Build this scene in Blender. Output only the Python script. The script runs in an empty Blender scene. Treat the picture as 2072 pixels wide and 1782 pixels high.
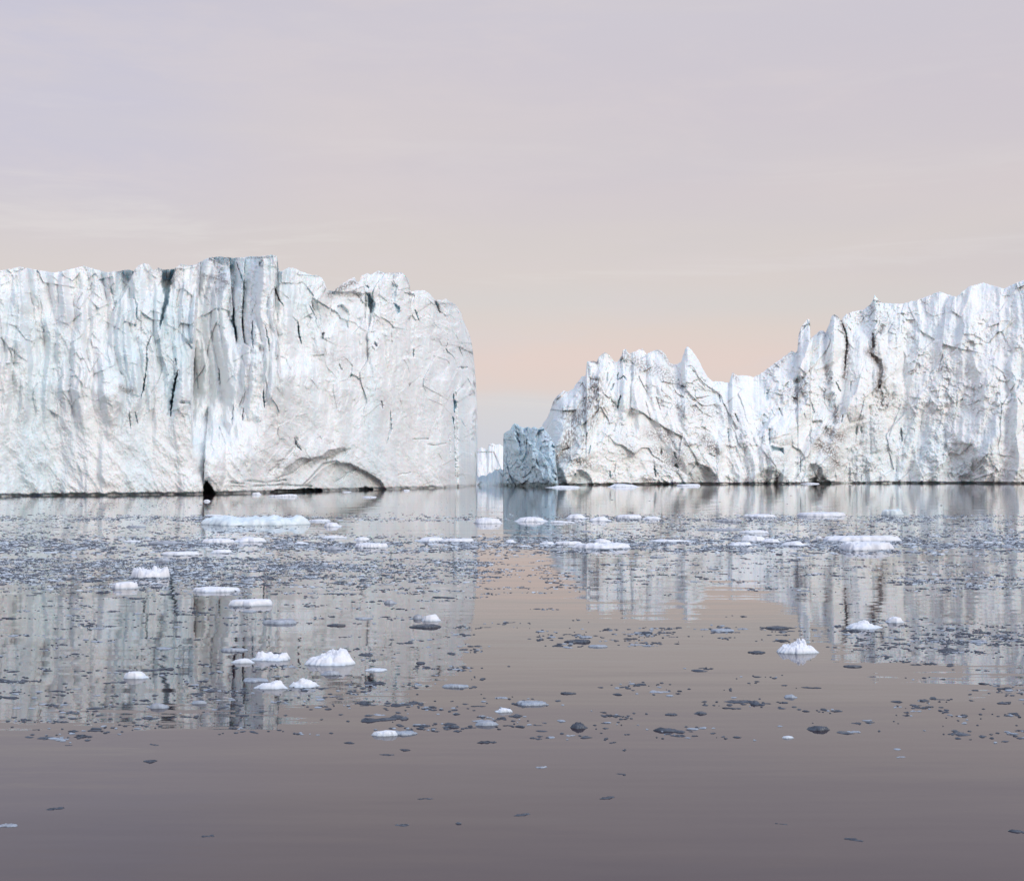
import bpy, math, random
import numpy as np

# ------------------------------------------------------------------ basics
F = 2800.0        # focal length of the photograph, in units of a 2072 px wide frame
HY, CX, EYE = 948.0, 1036.0, 4.0
KF = F / 2300.0
scene = bpy.context.scene
COL = scene.collection


def ground(px, py):
    """world x, y of a point on the water seen at (px, py)"""
    d = EYE * F / (py - HY)
    return (px - CX) / F * d, d


def new_mat(name):
    m = bpy.data.materials.new(name)
    m.use_nodes = True
    nt = m.node_tree
    return m, nt, nt.nodes['Principled BSDF'], nt.nodes, nt.links


def setp(o, label=None, cat=None, group=None, kind=None):
    if label: o['label'] = label
    if cat: o['category'] = cat
    if group: o['group'] = group
    if kind: o['kind'] = kind
    return o


def mesh_np(name, verts, quads=None, tris=None, smooth=True):
    me = bpy.data.meshes.new(name)
    nq = 0 if quads is None else len(quads)
    ntr = 0 if tris is None else len(tris)
    me.vertices.add(len(verts))
    me.vertices.foreach_set('co', np.asarray(verts, np.float32).ravel())
    idx = []
    if nq: idx.append(np.asarray(quads, np.int32).ravel())
    if ntr: idx.append(np.asarray(tris, np.int32).ravel())
    idx = np.concatenate(idx)
    me.loops.add(len(idx))
    me.loops.foreach_set('vertex_index', idx)
    me.polygons.add(nq + ntr)
    starts = np.concatenate([np.arange(nq) * 4, nq * 4 + np.arange(ntr) * 3]).astype(np.int32)
    tot = np.concatenate([np.full(nq, 4), np.full(ntr, 3)]).astype(np.int32)
    me.polygons.foreach_set('loop_start', starts)
    me.polygons.foreach_set('loop_total', tot)
    me.polygons.foreach_set('use_smooth', np.full(nq + ntr, smooth))
    me.update(calc_edges=True)
    me.validate()
    return me


# ------------------------------------------------------------------ noise
def h2(ix, iy, seed):
    ix = ix.astype(np.int64); iy = iy.astype(np.int64)
    n = (ix * 374761393 + iy * 668265263 + seed * 1442695041) & 0xffffffff
    n = ((n ^ (n >> 13)) * 1274126177) & 0xffffffff
    n = ((n ^ (n >> 16)) * 2246822519) & 0xffffffff
    n = n ^ (n >> 15)
    return n / 4294967295.0


def perlin(x, y, seed=0):
    xi = np.floor(x); yi = np.floor(y)
    xf = x - xi; yf = y - yi
    u = xf * xf * xf * (xf * (xf * 6 - 15) + 10)
    v = yf * yf * yf * (yf * (yf * 6 - 15) + 10)

    def g(dx, dy):
        a = h2(xi + dx, yi + dy, seed) * 2 * np.pi
        return np.cos(a) * (xf - dx) + np.sin(a) * (yf - dy)
    a = g(0, 0) * (1 - u) + g(1, 0) * u
    b = g(0, 1) * (1 - u) + g(1, 1) * u
    return (a * (1 - v) + b * v) * 1.4


def fbm(x, y, seed=0, o=4, gain=.5):
    s = 0; a = 1; t = 0
    for k in range(o):
        s = s + a * perlin(x * 2 ** k + 17.3 * k, y * 2 ** k - 9.1 * k, seed + k)
        t += a; a *= gain
    return s / t * 1.3


def ridged(x, y, seed=0, o=4, gain=.5):
    s = 0; a = 1; t = 0
    for k in range(o):
        s = s + a * (1 - 2 * np.abs(perlin(x * 2 ** k + 11.7 * k, y * 2 ** k + 5.3 * k, seed + k)))
        t += a; a *= gain
    return s / t


def facets(x, y, seed=0, tilt=.8, off=1.0):
    """broken slabs: every Voronoi cell is a plane with its own offset and tilt"""
    xi = np.floor(x); yi = np.floor(y)
    best = np.full(x.shape, 9.0); out = np.zeros(x.shape)
    for dx in (-1, 0, 1):
        for dy in (-1, 0, 1):
            cx = xi + dx; cy = yi + dy
            ox = cx + h2(cx, cy, seed); oy = cy + h2(cx, cy, seed + 1)
            rx = x - ox; ry = y - oy
            d = rx * rx + ry * ry
            v = off * (h2(cx, cy, seed + 2) - .5) + tilt * ((h2(cx, cy, seed + 3) - .5) * 2 * rx + (h2(cx, cy, seed + 4) - .5) * 2 * ry)
            m = d < best
            best = np.where(m, d, best); out = np.where(m, v, out)
    return out


def sstep(a, b, x):
    t = np.clip((x - a) / (b - a), 0, 1)
    return t * t * (3 - 2 * t)


def pdist(X, Y, pts):
    """distance to a polyline"""
    d = np.full(X.shape, 1e9)
    for (x0, y0), (x1, y1) in zip(pts[:-1], pts[1:]):
        vx, vy = x1 - x0, y1 - y0
        t = np.clip(((X - x0) * vx + (Y - y0) * vy) / (vx * vx + vy * vy + 1e-9), 0, 1)
        d = np.minimum(d, np.hypot(X - x0 - t * vx, Y - y0 - t * vy))
    return d


def inside(X, Y, pts):
    r = np.zeros(X.shape, bool)
    n = len(pts)
    for i in range(n):
        x0, y0 = pts[i]; x1, y1 = pts[(i + 1) % n]
        if y0 == y1: continue
        c = ((y0 > Y) != (y1 > Y)) & (X < (x1 - x0) * (Y - y0) / (y1 - y0) + x0)
        r ^= c
    return r


class Relief:
    """carves one cliff face; coordinates are those of the face as traced"""
    def __init__(s, PX, PY, seed):
        s.X, s.Y = PX, PY
        wx = fbm(PX / 9, PY / 9, seed + 50, 3) * 2.2
        wy = fbm(PX / 9, PY / 9, seed + 60, 3) * 2.2
        s.WX, s.WY = PX + wx, PY + wy
        s.d = np.zeros(PX.shape); s.blue = np.zeros(PX.shape); s.dirt = np.zeros(PX.shape); s.wet = np.zeros(PX.shape)
        s.seed = seed

    def _sub(s, pts, pad):
        xs = [p[0] for p in pts]; ys = [p[1] for p in pts]
        m = (s.X > min(xs) - pad) & (s.X < max(xs) + pad) & (s.Y > min(ys) - pad) & (s.Y < max(ys) + pad)
        return m

    def crack(s, pts, w=1.6, depth=4, blue=.8, taper=True):
        m = s._sub(pts, w * 5 + 4)
        x, y = s.WX[m] * .6 + s.X[m] * .4, s.WY[m] * .6 + s.Y[m] * .4
        d = pdist(x, y, pts)
        k = 1.0
        if taper:
            ys = [p[1] for p in pts]; y0, y1 = min(ys), max(ys)
            k = np.clip(np.minimum(y - y0 + 4, y1 - y + 4) / (.3 * (y1 - y0) + 4), .15, 1)
        w = w * k * (1 + .5 * perlin(y / 5, x * 0, s.seed + 9))
        w = w * (1 + .9 * fbm(x / 6, y / 6, s.seed + 19, 2)).clip(.35, 2)
        g = np.exp(-(d / w) ** 2)
        s.d[m] += depth * .5 * g
        s.blue[m] = np.maximum(s.blue[m], blue * .8 * g)

    def scoop(s, pts, depth, edge=3.0, blue=0, wet=0, dirt=0, warp=1.0, top=None):
        """hollow (depth > 0) or boss (depth < 0) with outline pts; top = row where it is deepest"""
        m = s._sub(pts, 14)
        x = s.WX[m] * warp + s.X[m] * (1 - warp); y = s.WY[m] * warp + s.Y[m] * (1 - warp)
        ins = inside(x, y, pts)
        d = pdist(x, y, list(pts) + [pts[0]])
        g = np.where(ins, 1 - np.exp(-d / edge), 0)
        s.d[m] += depth * .5 * g
        gi = np.where(ins, np.clip(d / 1.5, 0, 1), 0)
        if blue: s.blue[m] = np.maximum(s.blue[m], blue * gi)
        if wet: s.wet[m] = np.maximum(s.wet[m], wet * gi)  # inside hollows this paints shade into the colour
        if dirt: s.dirt[m] = np.maximum(s.dirt[m], dirt * gi)

    def wedge(s, edge, width, depth, fade=25):
        """right of the line 'edge' the face steps back by depth, then comes forward again over width (width < 0: to the left)"""
        ys = np.array([p[1] for p in edge]); xs = np.array([p[0] for p in edge])
        ex = np.interp(s.Y, ys, xs) + (s.WX - s.X) * .6
        t = (s.X - ex) / width
        yn = s.Y + 22 * fbm(s.X / 26, s.Y / 60, s.seed + 71, 4)
        v = sstep(ys[0] - 22, ys[0] + 12, yn) * (1 - sstep(ys[-1] - fade, ys[-1] + fade, yn))
        s.d += np.where((t > 0) & (t < 1), sstep(0, .04, t) * (1 - t), 0) * depth * v

    def stain(s, pts, w, amt, sx=4, sy=9, th=.0, seed=3):
        m = s._sub(pts, w * 3)
        d = pdist(s.WX[m], s.WY[m], pts)
        n = fbm(s.X[m] / sx, s.Y[m] / sy, s.seed + seed, 4, .65)
        s.dirt[m] = np.maximum(s.dirt[m], np.exp(-(d / (w * 1.15)) ** 2) * min(1, amt * 1.15) * sstep(th - .2, th + .22, n))


def conv(x0, y0, k):
    def f(*pts):
        r = [(x0 + x * k, y0 + y * k) for x, y in pts]
        return r
    return f


z1 = conv(239.6, 492.1, .2908)
z2 = conv(595.7, 505.0, .2834)
z3 = conv(958.3, 679.9, .2187)
z4 = conv(1379.2, 582.75, .2398)


# ------------------------------------------------------------------ materials
def ice_material(name, base=(.85, .87, .87), cyan=(.58, .75, .82), cyan_amt=.5, scale=1.0, bump=.30, strat=(1, 1, .25), fleck=.5):
    m, nt, bs, N, L = new_mat(name)
    tc = N.new('ShaderNodeTexCoord'); mp = N.new('ShaderNodeMapping'); mp.inputs['Scale'].default_value = strat
    L.new(tc.outputs['Object'], mp.inputs[0])
    at = N.new('ShaderNodeAttribute'); at.attribute_name = 'marks'
    sp = N.new('ShaderNodeSeparateColor'); L.new(at.outputs['Color'], sp.inputs[0])

    def noise(sc, det, rough=.6, vec=mp.outputs[0], dist=0.0):
        n = N.new('ShaderNodeTexNoise'); n.inputs['Scale'].default_value = sc * scale
        n.inputs['Detail'].default_value = det; n.inputs['Roughness'].default_value = rough
        n.inputs['Distortion'].default_value = dist
        L.new(vec, n.inputs['Vector']); return n.outputs['Fac']

    def ramp(v, a, b, lo=0, hi=1):
        r = N.new('ShaderNodeMapRange'); r.inputs[1].default_value = a; r.inputs[2].default_value = b
        r.inputs[3].default_value = lo; r.inputs[4].default_value = hi; L.new(v, r.inputs[0]); return r.outputs[0]

    def mix(f, a, b):
        x = N.new('ShaderNodeMix'); x.data_type = 'RGBA'
        if isinstance(f, float): x.inputs[0].default_value = f
        else: L.new(f, x.inputs[0])
        for s, c in ((6, a), (7, b)):
            if isinstance(c, tuple): x.inputs[s].default_value = (*c, 1)
            else: L.new(c, x.inputs[s])
        return x.outputs[2]

    def mul(a, b):
        x = N.new('ShaderNodeMath'); x.operation = 'MULTIPLY'; L.new(a, x.inputs[0])
        if isinstance(b, float): x.inputs[1].default_value = b
        else: L.new(b, x.inputs[1])
        return x.outputs[0]
    c = mix(ramp(noise(.06, 5, .65), .5, .72, 0, cyan_amt), base, cyan)                 # paler and bluer ice
    c = mix(ramp(noise(.35, 6, .7), .5, .75, 0, .45), c, (.68, .71, .77))           # older grey-violet ice
    c = mix(ramp(noise(.028, 3), .5, .7, 0, .35), c, (.85, .845, .79))               # snow crust, a little cream
    mv = N.new('ShaderNodeMapping'); mv.inputs['Scale'].default_value = (1, 1, .07); L.new(tc.outputs['Object'], mv.inputs[0])
    c = mix(ramp(noise(.30, 5, .65, mv.outputs[0], .3), .5, .72, 0, .45 * cyan_amt), c, (.55, .68, .76))     # melt-water bands down the wall
    fl = mul(ramp(noise(1.3, 8, .78, dist=.6), .60, .72, 0, 1), ramp(noise(.11, 4), .48, .62, 0, fleck))
    c = mix(fl, c, (.42, .41, .40))                                                 # fine dust in the cracks
    c = mix(sp.outputs[1], c, (.30, .54, .65))                                      # clear blue ice
    c = mix(sp.outputs[2], c, (.24, .28, .28))                                      # dark wet ice at the waterline, and shade painted into caves and hollows
    c = mix(sp.outputs[0], c, (.24, .21, .195))                                     # rock flour and grit
    L.new(c, bs.inputs['Base Color'])
    bs.inputs['Roughness'].default_value = .62
    bs.inputs['Subsurface Weight'].default_value = .4
    bs.inputs['Subsurface Radius'].default_value = (.35, .8, 1.0); bs.inputs['Subsurface Scale'].default_value = 1.2
    bs.inputs['Specular IOR Level'].default_value = .25
    b1 = N.new('ShaderNodeBump'); b1.inputs['Strength'].default_value = bump; b1.inputs['Distance'].default_value = .5
    L.new(noise(.9, 8, .62, dist=.4), b1.inputs['Height'])
    b2 = N.new('ShaderNodeBump'); b2.inputs['Strength'].default_value = bump * .6; b2.inputs['Distance'].default_value = .12
    L.new(noise(5, 6, .7, tc.outputs['Object']), b2.inputs['Height']); L.new(b1.outputs[0], b2.inputs['Normal'])
    L.new(b2.outputs[0], bs.inputs['Normal'])
    return m


def floe_material(name, c0, c1, rough=.5, sc=3.0, bump=.35):
    m, nt, bs, N, L = new_mat(name)
    tc = N.new('ShaderNodeTexCoord')
    n = N.new('ShaderNodeTexNoise'); n.inputs['Scale'].default_value = sc; n.inputs['Detail'].default_value = 6
    n.inputs['Roughness'].default_value = .65
    L.new(tc.outputs['Object'], n.inputs['Vector'])
    r = N.new('ShaderNodeValToRGB'); r.color_ramp.elements[0].position = .35; r.color_ramp.elements[1].position = .65
    r.color_ramp.elements[0].color = (*c0, 1); r.color_ramp.elements[1].color = (*c1, 1)
    L.new(n.outputs['Fac'], r.inputs[0])
    sz = N.new('ShaderNodeSeparateXYZ'); L.new(tc.outputs['Object'], sz.inputs[0])
    wm = N.new('ShaderNodeMapRange'); wm.inputs[1].default_value = .0; wm.inputs[2].default_value = .07; wm.inputs[3].default_value = .75; wm.inputs[4].default_value = 0
    L.new(sz.outputs[2], wm.inputs[0])
    mx = N.new('ShaderNodeMix'); mx.data_type = 'RGBA'; L.new(wm.outputs[0], mx.inputs[0]); L.new(r.outputs[0], mx.inputs[6])
    mx.inputs[7].default_value = (c1[0] * .55, c1[1] * .66, c1[2] * .74, 1)      # soaked, clearer ice at the waterline
    L.new(mx.outputs[2], bs.inputs['Base Color'])
    bs.inputs['Roughness'].default_value = rough
    n2 = N.new('ShaderNodeTexNoise'); n2.inputs['Scale'].default_value = sc * 5; n2.inputs['Detail'].default_value = 5
    L.new(tc.outputs['Object'], n2.inputs['Vector'])
    b = N.new('ShaderNodeBump'); b.inputs['Strength'].default_value = bump; b.inputs['Distance'].default_value = .04
    L.new(n2.outputs['Fac'], b.inputs['Height']); L.new(b.outputs[0], bs.inputs['Normal'])
    bs.inputs['Specular IOR Level'].default_value = .3
    return m


# ------------------------------------------------------------------ bergs
def berg(name, crest, px0, px1, ncol, nrow, base_fn, carve, mat, seed, lean=10, D0=250, jag=2.0, jagx=9,
         thick=70, under=14, curl=None):
    px = np.linspace(px0, px1, ncol)
    cy = np.interp(px, [p[0] for p in crest], [p[1] for p in crest])
    cy = cy + jag * fbm(px / jagx, px * 0 + seed, seed, 5, .62)
    Db = base_fn(px)
    by = HY + EYE * F / Db + under
    cy = np.minimum(cy, by - under - 1.5)
    t = np.linspace(0, 1, nrow)[:, None]
    PX = np.repeat(px[None, :], nrow, 0)
    PY = by[None, :] + (cy - by)[None, :] * t
    if curl is not None: PX = PX + curl(PX, PY, px)
    R = Relief(PX, PY, seed)
    A = PX * D0 * KF / F; B = -PY * D0 * KF / F
    D = Db[None, :] + lean * np.clip(t, 0, 1) ** 2
    carve(R, A, B, t)
    D = D + R.d
    X = (PX - CX) / F * D; Z = EYE - (PY - HY) / F * D
    V = [np.stack([X, D, Z], -1)]
    # top and back: spikes die away behind the crest, then the rear wall goes down into the sea
    xc, dc, zc = X[-1], D[-1], Z[-1]
    k = max(3, int(ncol * .03)) | 1
    pad = np.pad(zc, k // 2, mode='edge')
    mn = np.min(np.lib.stride_tricks.sliding_window_view(pad, k), axis=1)
    pad = np.pad(mn, k // 2, mode='edge')
    sm = np.mean(np.lib.stride_tricks.sliding_window_view(pad, k), axis=1)
    for dd, mx, sc in ((1.5, .1, .995), (4, .5, .985), (8, .9, .97), (thick * .3, 1, .93), (thick * .6, 1, .86), (thick * .9, 1, .7), (thick, 1, -1)):
        z = (zc * (1 - mx) + np.minimum(sm, zc) * mx)
        z = z * sc + fbm(px / 25, px * 0 + dd, seed + 3, 3) * .03 * np.abs(z) * (mx > .6) if sc > 0 else np.full_like(z, -2.0)
        d2 = dc + dd
        V.append(np.stack([xc * d2 / dc, d2, z], -1)[None])
    P = np.concatenate(V, 0)
    nr = P.shape[0]
    idx = np.arange(nr * ncol).reshape(nr, ncol)
    q = np.stack([idx[:-1, :-1], idx[:-1, 1:], idx[1:, 1:], idx[1:, :-1]], -1).reshape(-1, 4)
    me = mesh_np(name, P.reshape(-1, 3), q)
    marks = np.zeros((nr, ncol, 4), np.float32); marks[..., 3] = 1
    nb = nr - nrow
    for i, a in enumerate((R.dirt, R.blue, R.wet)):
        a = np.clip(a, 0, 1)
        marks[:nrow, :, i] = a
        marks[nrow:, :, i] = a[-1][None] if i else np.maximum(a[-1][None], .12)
    at = me.attributes.new('marks', 'FLOAT_COLOR', 'POINT')
    at.data.foreach_set('color', marks.ravel())
    me.materials.append(mat)
    o = bpy.data.objects.new(name, me); COL.objects.link(o)
    return o


LEFT_CREST = [(-200, 560), (-120, 548), (-40, 556), (40, 540), (110, 552), (170, 538), (215, 551), (245, 548), (258, 545), (270, 549), (279, 538), (291, 533), (301, 535), (311, 548),
              (320, 542), (335, 546), (352, 544), (358, 540), (366, 534), (385, 537), (395, 536), (405, 530), (413, 526), (425, 521),
              (445, 519), (470, 522), (490, 521), (505, 519), (520, 519), (535, 518), (550, 515), (561, 519), (563, 540), (566, 550),
              (575, 546), (585, 541), (598, 543), (607, 549), (616, 551), (624, 555), (640, 557), (652, 562), (658, 575), (662, 587),
              (675, 589), (689, 576), (704, 567), (717.5, 560), (722, 570), (726, 572), (732, 557), (743, 553), (750, 556), (766, 547.5),
              (777, 552), (795, 552), (814, 551), (827, 566), (831, 590), (842, 588), (856, 587), (869, 593), (879, 607), (896, 607),
              (903, 604), (910, 611), (921, 615.5), (933, 632.5), (938.6, 652), (948, 669), (955, 692), (958, 715), (960.5, 740),
              (963, 790), (965, 860), (966.5, 940), (967, 1000)]
RIGHT_CREST = [(1086, 990), (1087, 942), (1089.5, 888), (1098, 859), (1109, 842), (1119, 813), (1127, 802), (1131, 798), (1140, 790),
               (1148.6, 792.5), (1159.5, 787), (1168, 774), (1177, 762), (1185, 760), (1187.5, 731), (1196.7, 730), (1207.6, 732),
               (1212, 721.5), (1223, 712.7), (1231.7, 717), (1241.5, 730), (1249, 732.4), (1258, 719), (1261, 707), (1266, 706),
               (1273, 716), (1286, 710.5), (1299.5, 705), (1308, 716), (1321, 710.5), (1330, 707), (1339, 709.4), (1347.6, 719),
               (1356, 734.6), (1365, 738), (1371.6, 735.7), (1379, 731), (1386, 706), (1391, 700), (1401, 710), (1413, 726.6),
               (1422, 746), (1432, 762.6), (1441.5, 771), (1458, 772), (1475, 774.6), (1482, 753), (1492, 760), (1506, 759),
               (1523, 762.6), (1535, 759), (1559, 741), (1583, 724), (1602, 710), (1610.6, 713.4), (1614, 707.4), (1615.5, 678.7),
               (1621, 662), (1631, 648.7), (1636, 644), (1639, 648.7), (1639.8, 686), (1648, 678.7), (1657, 670),
               (1664.6, 668.6), (1670.6, 672.7), (1678, 657), (1682.6, 639), (1688.5, 635.5), (1694.5, 639), (1701.8, 648.7),
               (1712.5, 635.5), (1729, 629.5), (1746, 627), (1758, 618.7), (1765, 611.5), (1770, 596), (1777, 606.7), (1784.5, 612.7),
               (1803.7, 614), (1822.8, 615), (1860, 606), (1900, 590), (1935, 601), (1960, 580), (1990, 572), (2030, 584), (2072, 566),
               (2120, 575), (2180, 552), (2260, 560)]
MID_CREST = [(1017.5, 990), (1018.2, 930), (1018.6, 878), (1024, 873.5), (1031.6, 870), (1037, 860), (1041, 856), (1046, 858), (1052, 862),
             (1060, 866), (1067.6, 863), (1075, 866), (1081, 863), (1089.5, 868), (1097, 862), (1104, 872), (1112, 880), (1122, 900), (1130, 985)]
FAR_CREST = [(935, 915), (950, 905), (964, 914), (973, 904), (985, 910), (989, 899), (997, 897), (1004, 900), (1010, 898), (1018, 903), (1030, 908), (1060, 915), (1075, 960)]
LOW_CREST = [(945, 962), (962, 958), (969, 965), (977, 961), (984, 963), (990, 956), (996, 957), (1001, 950), (1006, 952), (1011, 948), (1018, 951), (1030, 957), (1045, 968)]


def soft(px, xs, ys, rad):
    """piecewise line through the knots with its corners rounded off"""
    g = np.arange(-600, 2700, 2.0)
    v = np.interp(g, xs, ys)
    k = np.exp(-(np.arange(-rad * 2, rad * 2 + 1, 2.0) / (rad * .8)) ** 2); k /= k.sum()
    v = np.convolve(np.pad(v, len(k) // 2, mode='edge'), k, 'valid')
    return np.interp(px, g, v)


def left_base(px):
    return soft(px, [-260, 100, 245, 390, 540, 660, 780, 900, 968], [188, 206, 211, 216, 231, 248, 266, 288, 304], 30)


def right_base(px):
    return soft(px, [1086, 1100, 1140, 1300, 1500, 1825, 2000, 2300], [352, 340, 338, 352, 361, 386, 376, 362], 40)


def carve_left(R, A, B, t):
    X, Y = R.X, R.Y
    s = 11
    up = 1 - sstep(760, 900, Y)                          # broken upper wall; smoother washed lower wall
    wa = fbm(A / 12, B / 12, 5, 3) * 2.5
    R.d += 3.2 * fbm((A + wa) / 13, B / 45, s, 4)
    R.d += (.12 + 1.1 * up) * facets((A + wa) / 6.5, B / 17, s + 5, .9, .8)
    R.d += (.06 + .5 * up) * facets((A + wa) / 2.6, (B + wa) / 6, s + 15, .8, .8)
    edge = sstep(850, 900, X)
    R.d += edge * (1.2 * facets((A + wa) / 4, (B + wa) / 6, s + 101, .9, .9) + .8 * facets((A + wa) / 1.6, (B + wa) / 2.2, s + 103, .8, .9) + .6 * fbm(A / 1.2, B / 2.4, s + 105, 4, .65)) * (1 - .6 * sstep(760, 840, Y))
    mask = sstep(-.1, .3, fbm(A / 9, B / 9, s + 107, 4, .6))
    R.d += mask * (.55 * facets((A + wa * .5) / 2.4, (B + wa * .5) / 3.4, s + 109, .8, .9) + .25 * facets((A + wa * .5) / 1.0, (B + wa * .5) / 1.4, s + 111, .8, .9)) * (1 - .5 * sstep(850, 950, Y))
    R.d += (.05 + .15 * up) * facets((A + wa * .6) / 1.1, (B + wa) / 2.1, s + 25, .8, .8)
    R.d -= (.25 + .3 * up) * ridged((A + .12 * B) / 2.6, B / 16, s + 35, 4)
    R.d += .22 * fbm((A + B * .2) / 1.3, (B - A * .4) / 2.2, s + 45, 5, .62)
    R.d += .12 * fbm(A / .35, B / .5, s + 55, 3, .6)
    fl = np.abs(perlin((A + wa * .8) / 4.2, B / 38, s + 81)) * 2 + .45 * np.abs(perlin((A + wa * .5) / 1.7, B / 16, s + 82)) * 2
    R.d -= (1.0 * up + .25) * (1 - sstep(560, 640, X) * .55) * fl * 2.0
    # broken ledges under the crest
    R.d += up * .9 * facets((A + wa * .3) / 3.4, (B + .3 * A) / 2.6, s + 85, .5, 1.1) * (1 - sstep(640, 720, Y))
    # leaning washed ribs low on the wall
    lo = sstep(820, 930, Y) * (1 - sstep(880, 940, X))
    R.d -= lo * .7 * ridged((A * .8 + B * .6) / 3.2, (B - A) / 12, s + 65, 4)
    # the end of the wall turns away to the right
    R.d += 30 * sstep(860, 985, X) ** 1.6
    # bright pillars at the far left, gap, shaded recessed plane
    R.scoop(z1((300, 190), (400, 170), (362, 300), (350, 420), (318, 500), (292, 605), (280, 565), (300, 470), (318, 380), (300, 290)), 9, 2.2, blue=.45)
    R.stain(z1((250, 165), (390, 200), (350, 280)), 9, .75, 2, 1.5, -.1)
    R.scoop(z1((-10, 180), (112, 190), (66, 310), (20, 395), (-40, 480)), 7, 3, blue=.12)
    R.stain(z1((0, 200), (100, 195)), 6, .7, 2, 1.5, -.1)
    R.wedge(z1((550, -60), (548, 185), (528, 520), (508, 840), (500, 1150), (505, 1260)), 150, 30, 75)
    R.wedge(z1((1114, -60), (1112, 90), (1082, 300), (1076, 560), (1112, 700), (1120, 860)), 80, 8, 25)
    R.wedge(z1((770, -60), (775, 200), (790, 400), (800, 560), (815, 690)), 22, 4, 12)
    R.wedge(z1((880, -60), (870, 250), (862, 420), (855, 560), (870, 690), (930, 740)), 30, 4.5, 12)
    R.scoop(z1((650, 100), (720, 95), (815, 105), (830, 180), (870, 250), (860, 330), (790, 300), (770, 200), (690, 215), (720, 160)), 5, 4, blue=.1)
    R.scoop(z1((700, 880), (760, 700), (830, 690), (990, 800), (985, 1010), (1000, 1240), (870, 1240), (740, 1000)), -6, 26)
    R.scoop(z1((740, 1190), (880, 1270), (905, 1480), (895, 1700), (770, 1690), (755, 1500)), -1.6, 6)
    R.scoop(z1((605, 1300), (640, 1180), (700, 1270), (745, 1390), (750, 1620), (700, 1740), (660, 1660), (600, 1640)), -2.0, 4)
    for p, w, d, b in (
            (((805, 450), (792, 545), (815, 610), (822, 680)), 2.4, 7, .8),
            (((820, 130), (868, 260), (868, 380), (858, 500), (875, 660)), 1.9, 5, .35),
            (((415, 880), (388, 1000), (372, 1110), (363, 1205)), 2.1, 8, .95),
            (((395, 800), (402, 850)), 1.3, 2, .3),
            (((190, 900), (175, 1010), (155, 1078)), 1.4, 4, .7),
            (((230, 640), (195, 730), (200, 830), (185, 930)), 1.2, 2.2, .2),
            (((1010, 1020), (1012, 1090), (1018, 1145)), 1.5, 4, .5),
            (((700, 870), (708, 985)), 1.2, 3, .3),
            (((935, 540), (932, 640), (938, 735)), 1.5, 4, .35),
            (((1025, 585), (1038, 660), (1052, 745)), 1.2, 3.5, .3),
            (((1250, 545), (1258, 640), (1275, 700)), 1.4, 3.5, .4),
            (((1085, 300), (1108, 378), (1150, 440)), 1.8, 4, .2),
            (((1000, 120), (985, 160)), 2.2, 3, .1),
            (((700, 1270), (745, 1400)), 1.2, 2, .1),
            (((870, 1150), (865, 1230)), 1.4, 2.5, .1),
            (((800, 1120), (790, 1270)), 1.2, 2.5, .2),
            (((545, 900), (556, 1010)), 1.3, 2, .3),
            (((1225, 1350), (1240, 1400), (1270, 1440)), 1.6, 3, .05),
            (((75, 1170), (85, 1290)), 1.2, 2, .2), (((115, 1170), (135, 1260)), 1.2, 2, .4),
            (((155, 480), (158, 640)), 1.0, 1.5, .3), (((125, 430), (128, 530)), 1.0, 1.4, .3)):
        R.crack(z1(*p), w, d, b)
    R.wedge(z1((628, 1185), (605, 1400), (598, 1640)), -26, 3.5, 12)
    R.crack(z1((440, 1110), (495, 1115), (500, 1160)), 2.5, 3, .0, False)
    R.scoop(z1((335, 1200), (330, 1000), (385, 900), (412, 900), (385, 1100), (366, 1205)), 1.6, 5, blue=.12)
    # small sea cave, its dark inside painted in through wet
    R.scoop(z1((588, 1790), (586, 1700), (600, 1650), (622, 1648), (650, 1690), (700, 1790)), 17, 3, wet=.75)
    # undercuts near the water: wet ice, darkened further with painted shade
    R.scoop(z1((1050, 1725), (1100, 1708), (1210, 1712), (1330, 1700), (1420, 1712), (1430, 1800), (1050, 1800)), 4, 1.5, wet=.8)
    for p in (((900, 1655), (1040, 1665), (1160, 1645)), ((940, 1690), (1140, 1680), (1340, 1690)), ((780, 1665), (870, 1672))):
        R.crack(z1(*p), 1.6, 2.4, .1, False)
    R.crack(z1((1050, 1600), (1140, 1520), (1220, 1440), (1240, 1360)), 3.2, 2.6, 0, False)
    R.crack(z1((1100, 1640), (1220, 1600), (1330, 1500)), 2.6, 2.0, 0, False)
    # the great scooped arch; wet paints the shade under its overhang and foot
    R.scoop(z2((-70, 1560), (45, 1480), (110, 1490), (200, 1465), (240, 1430), (320, 1416), (410, 1418), (340, 1500), (300, 1510), (200, 1560), (110, 1650), (20, 1730), (-120, 1730)), 4.5, 7, wet=.10, warp=.5)
    R.scoop(z2((-20, 1790), (40, 1690), (110, 1620), (200, 1520), (300, 1500), (330, 1520), (400, 1523), (470, 1560), (560, 1608), (620, 1650), (668, 1730), (680, 1790)), 5.5, 5, wet=.12, warp=.5)
    R.scoop(z2((455, 1790), (460, 1700), (500, 1690), (560, 1705), (600, 1790)), 6, 2, wet=.7)
    R.scoop(z2((-60, 1790), (-40, 1712), (60, 1705), (200, 1702), (205, 1790)), 4, 2, wet=.7)
    R.crack(z2((300, 1660), (380, 1600), (440, 1560)), 2.2, 2.0, 0, False)
    R.crack(z2((205, 1500), (260, 1480), (350, 1430)), 2.6, 2.4, .05, False)
    # hollows and cracks of the right half
    R.scoop(z2((500, 300), (540, 310), (580, 380), (572, 440), (545, 462), (522, 400), (520, 340)), 6, 2, blue=.45)
    R.scoop(z2((300, 400), (345, 388), (392, 440), (388, 565), (340, 552), (318, 500)), 3.5, 3, blue=.12)
    R.scoop(z2((440, 490), (490, 480), (480, 540), (450, 540)), 2, 3)
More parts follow.
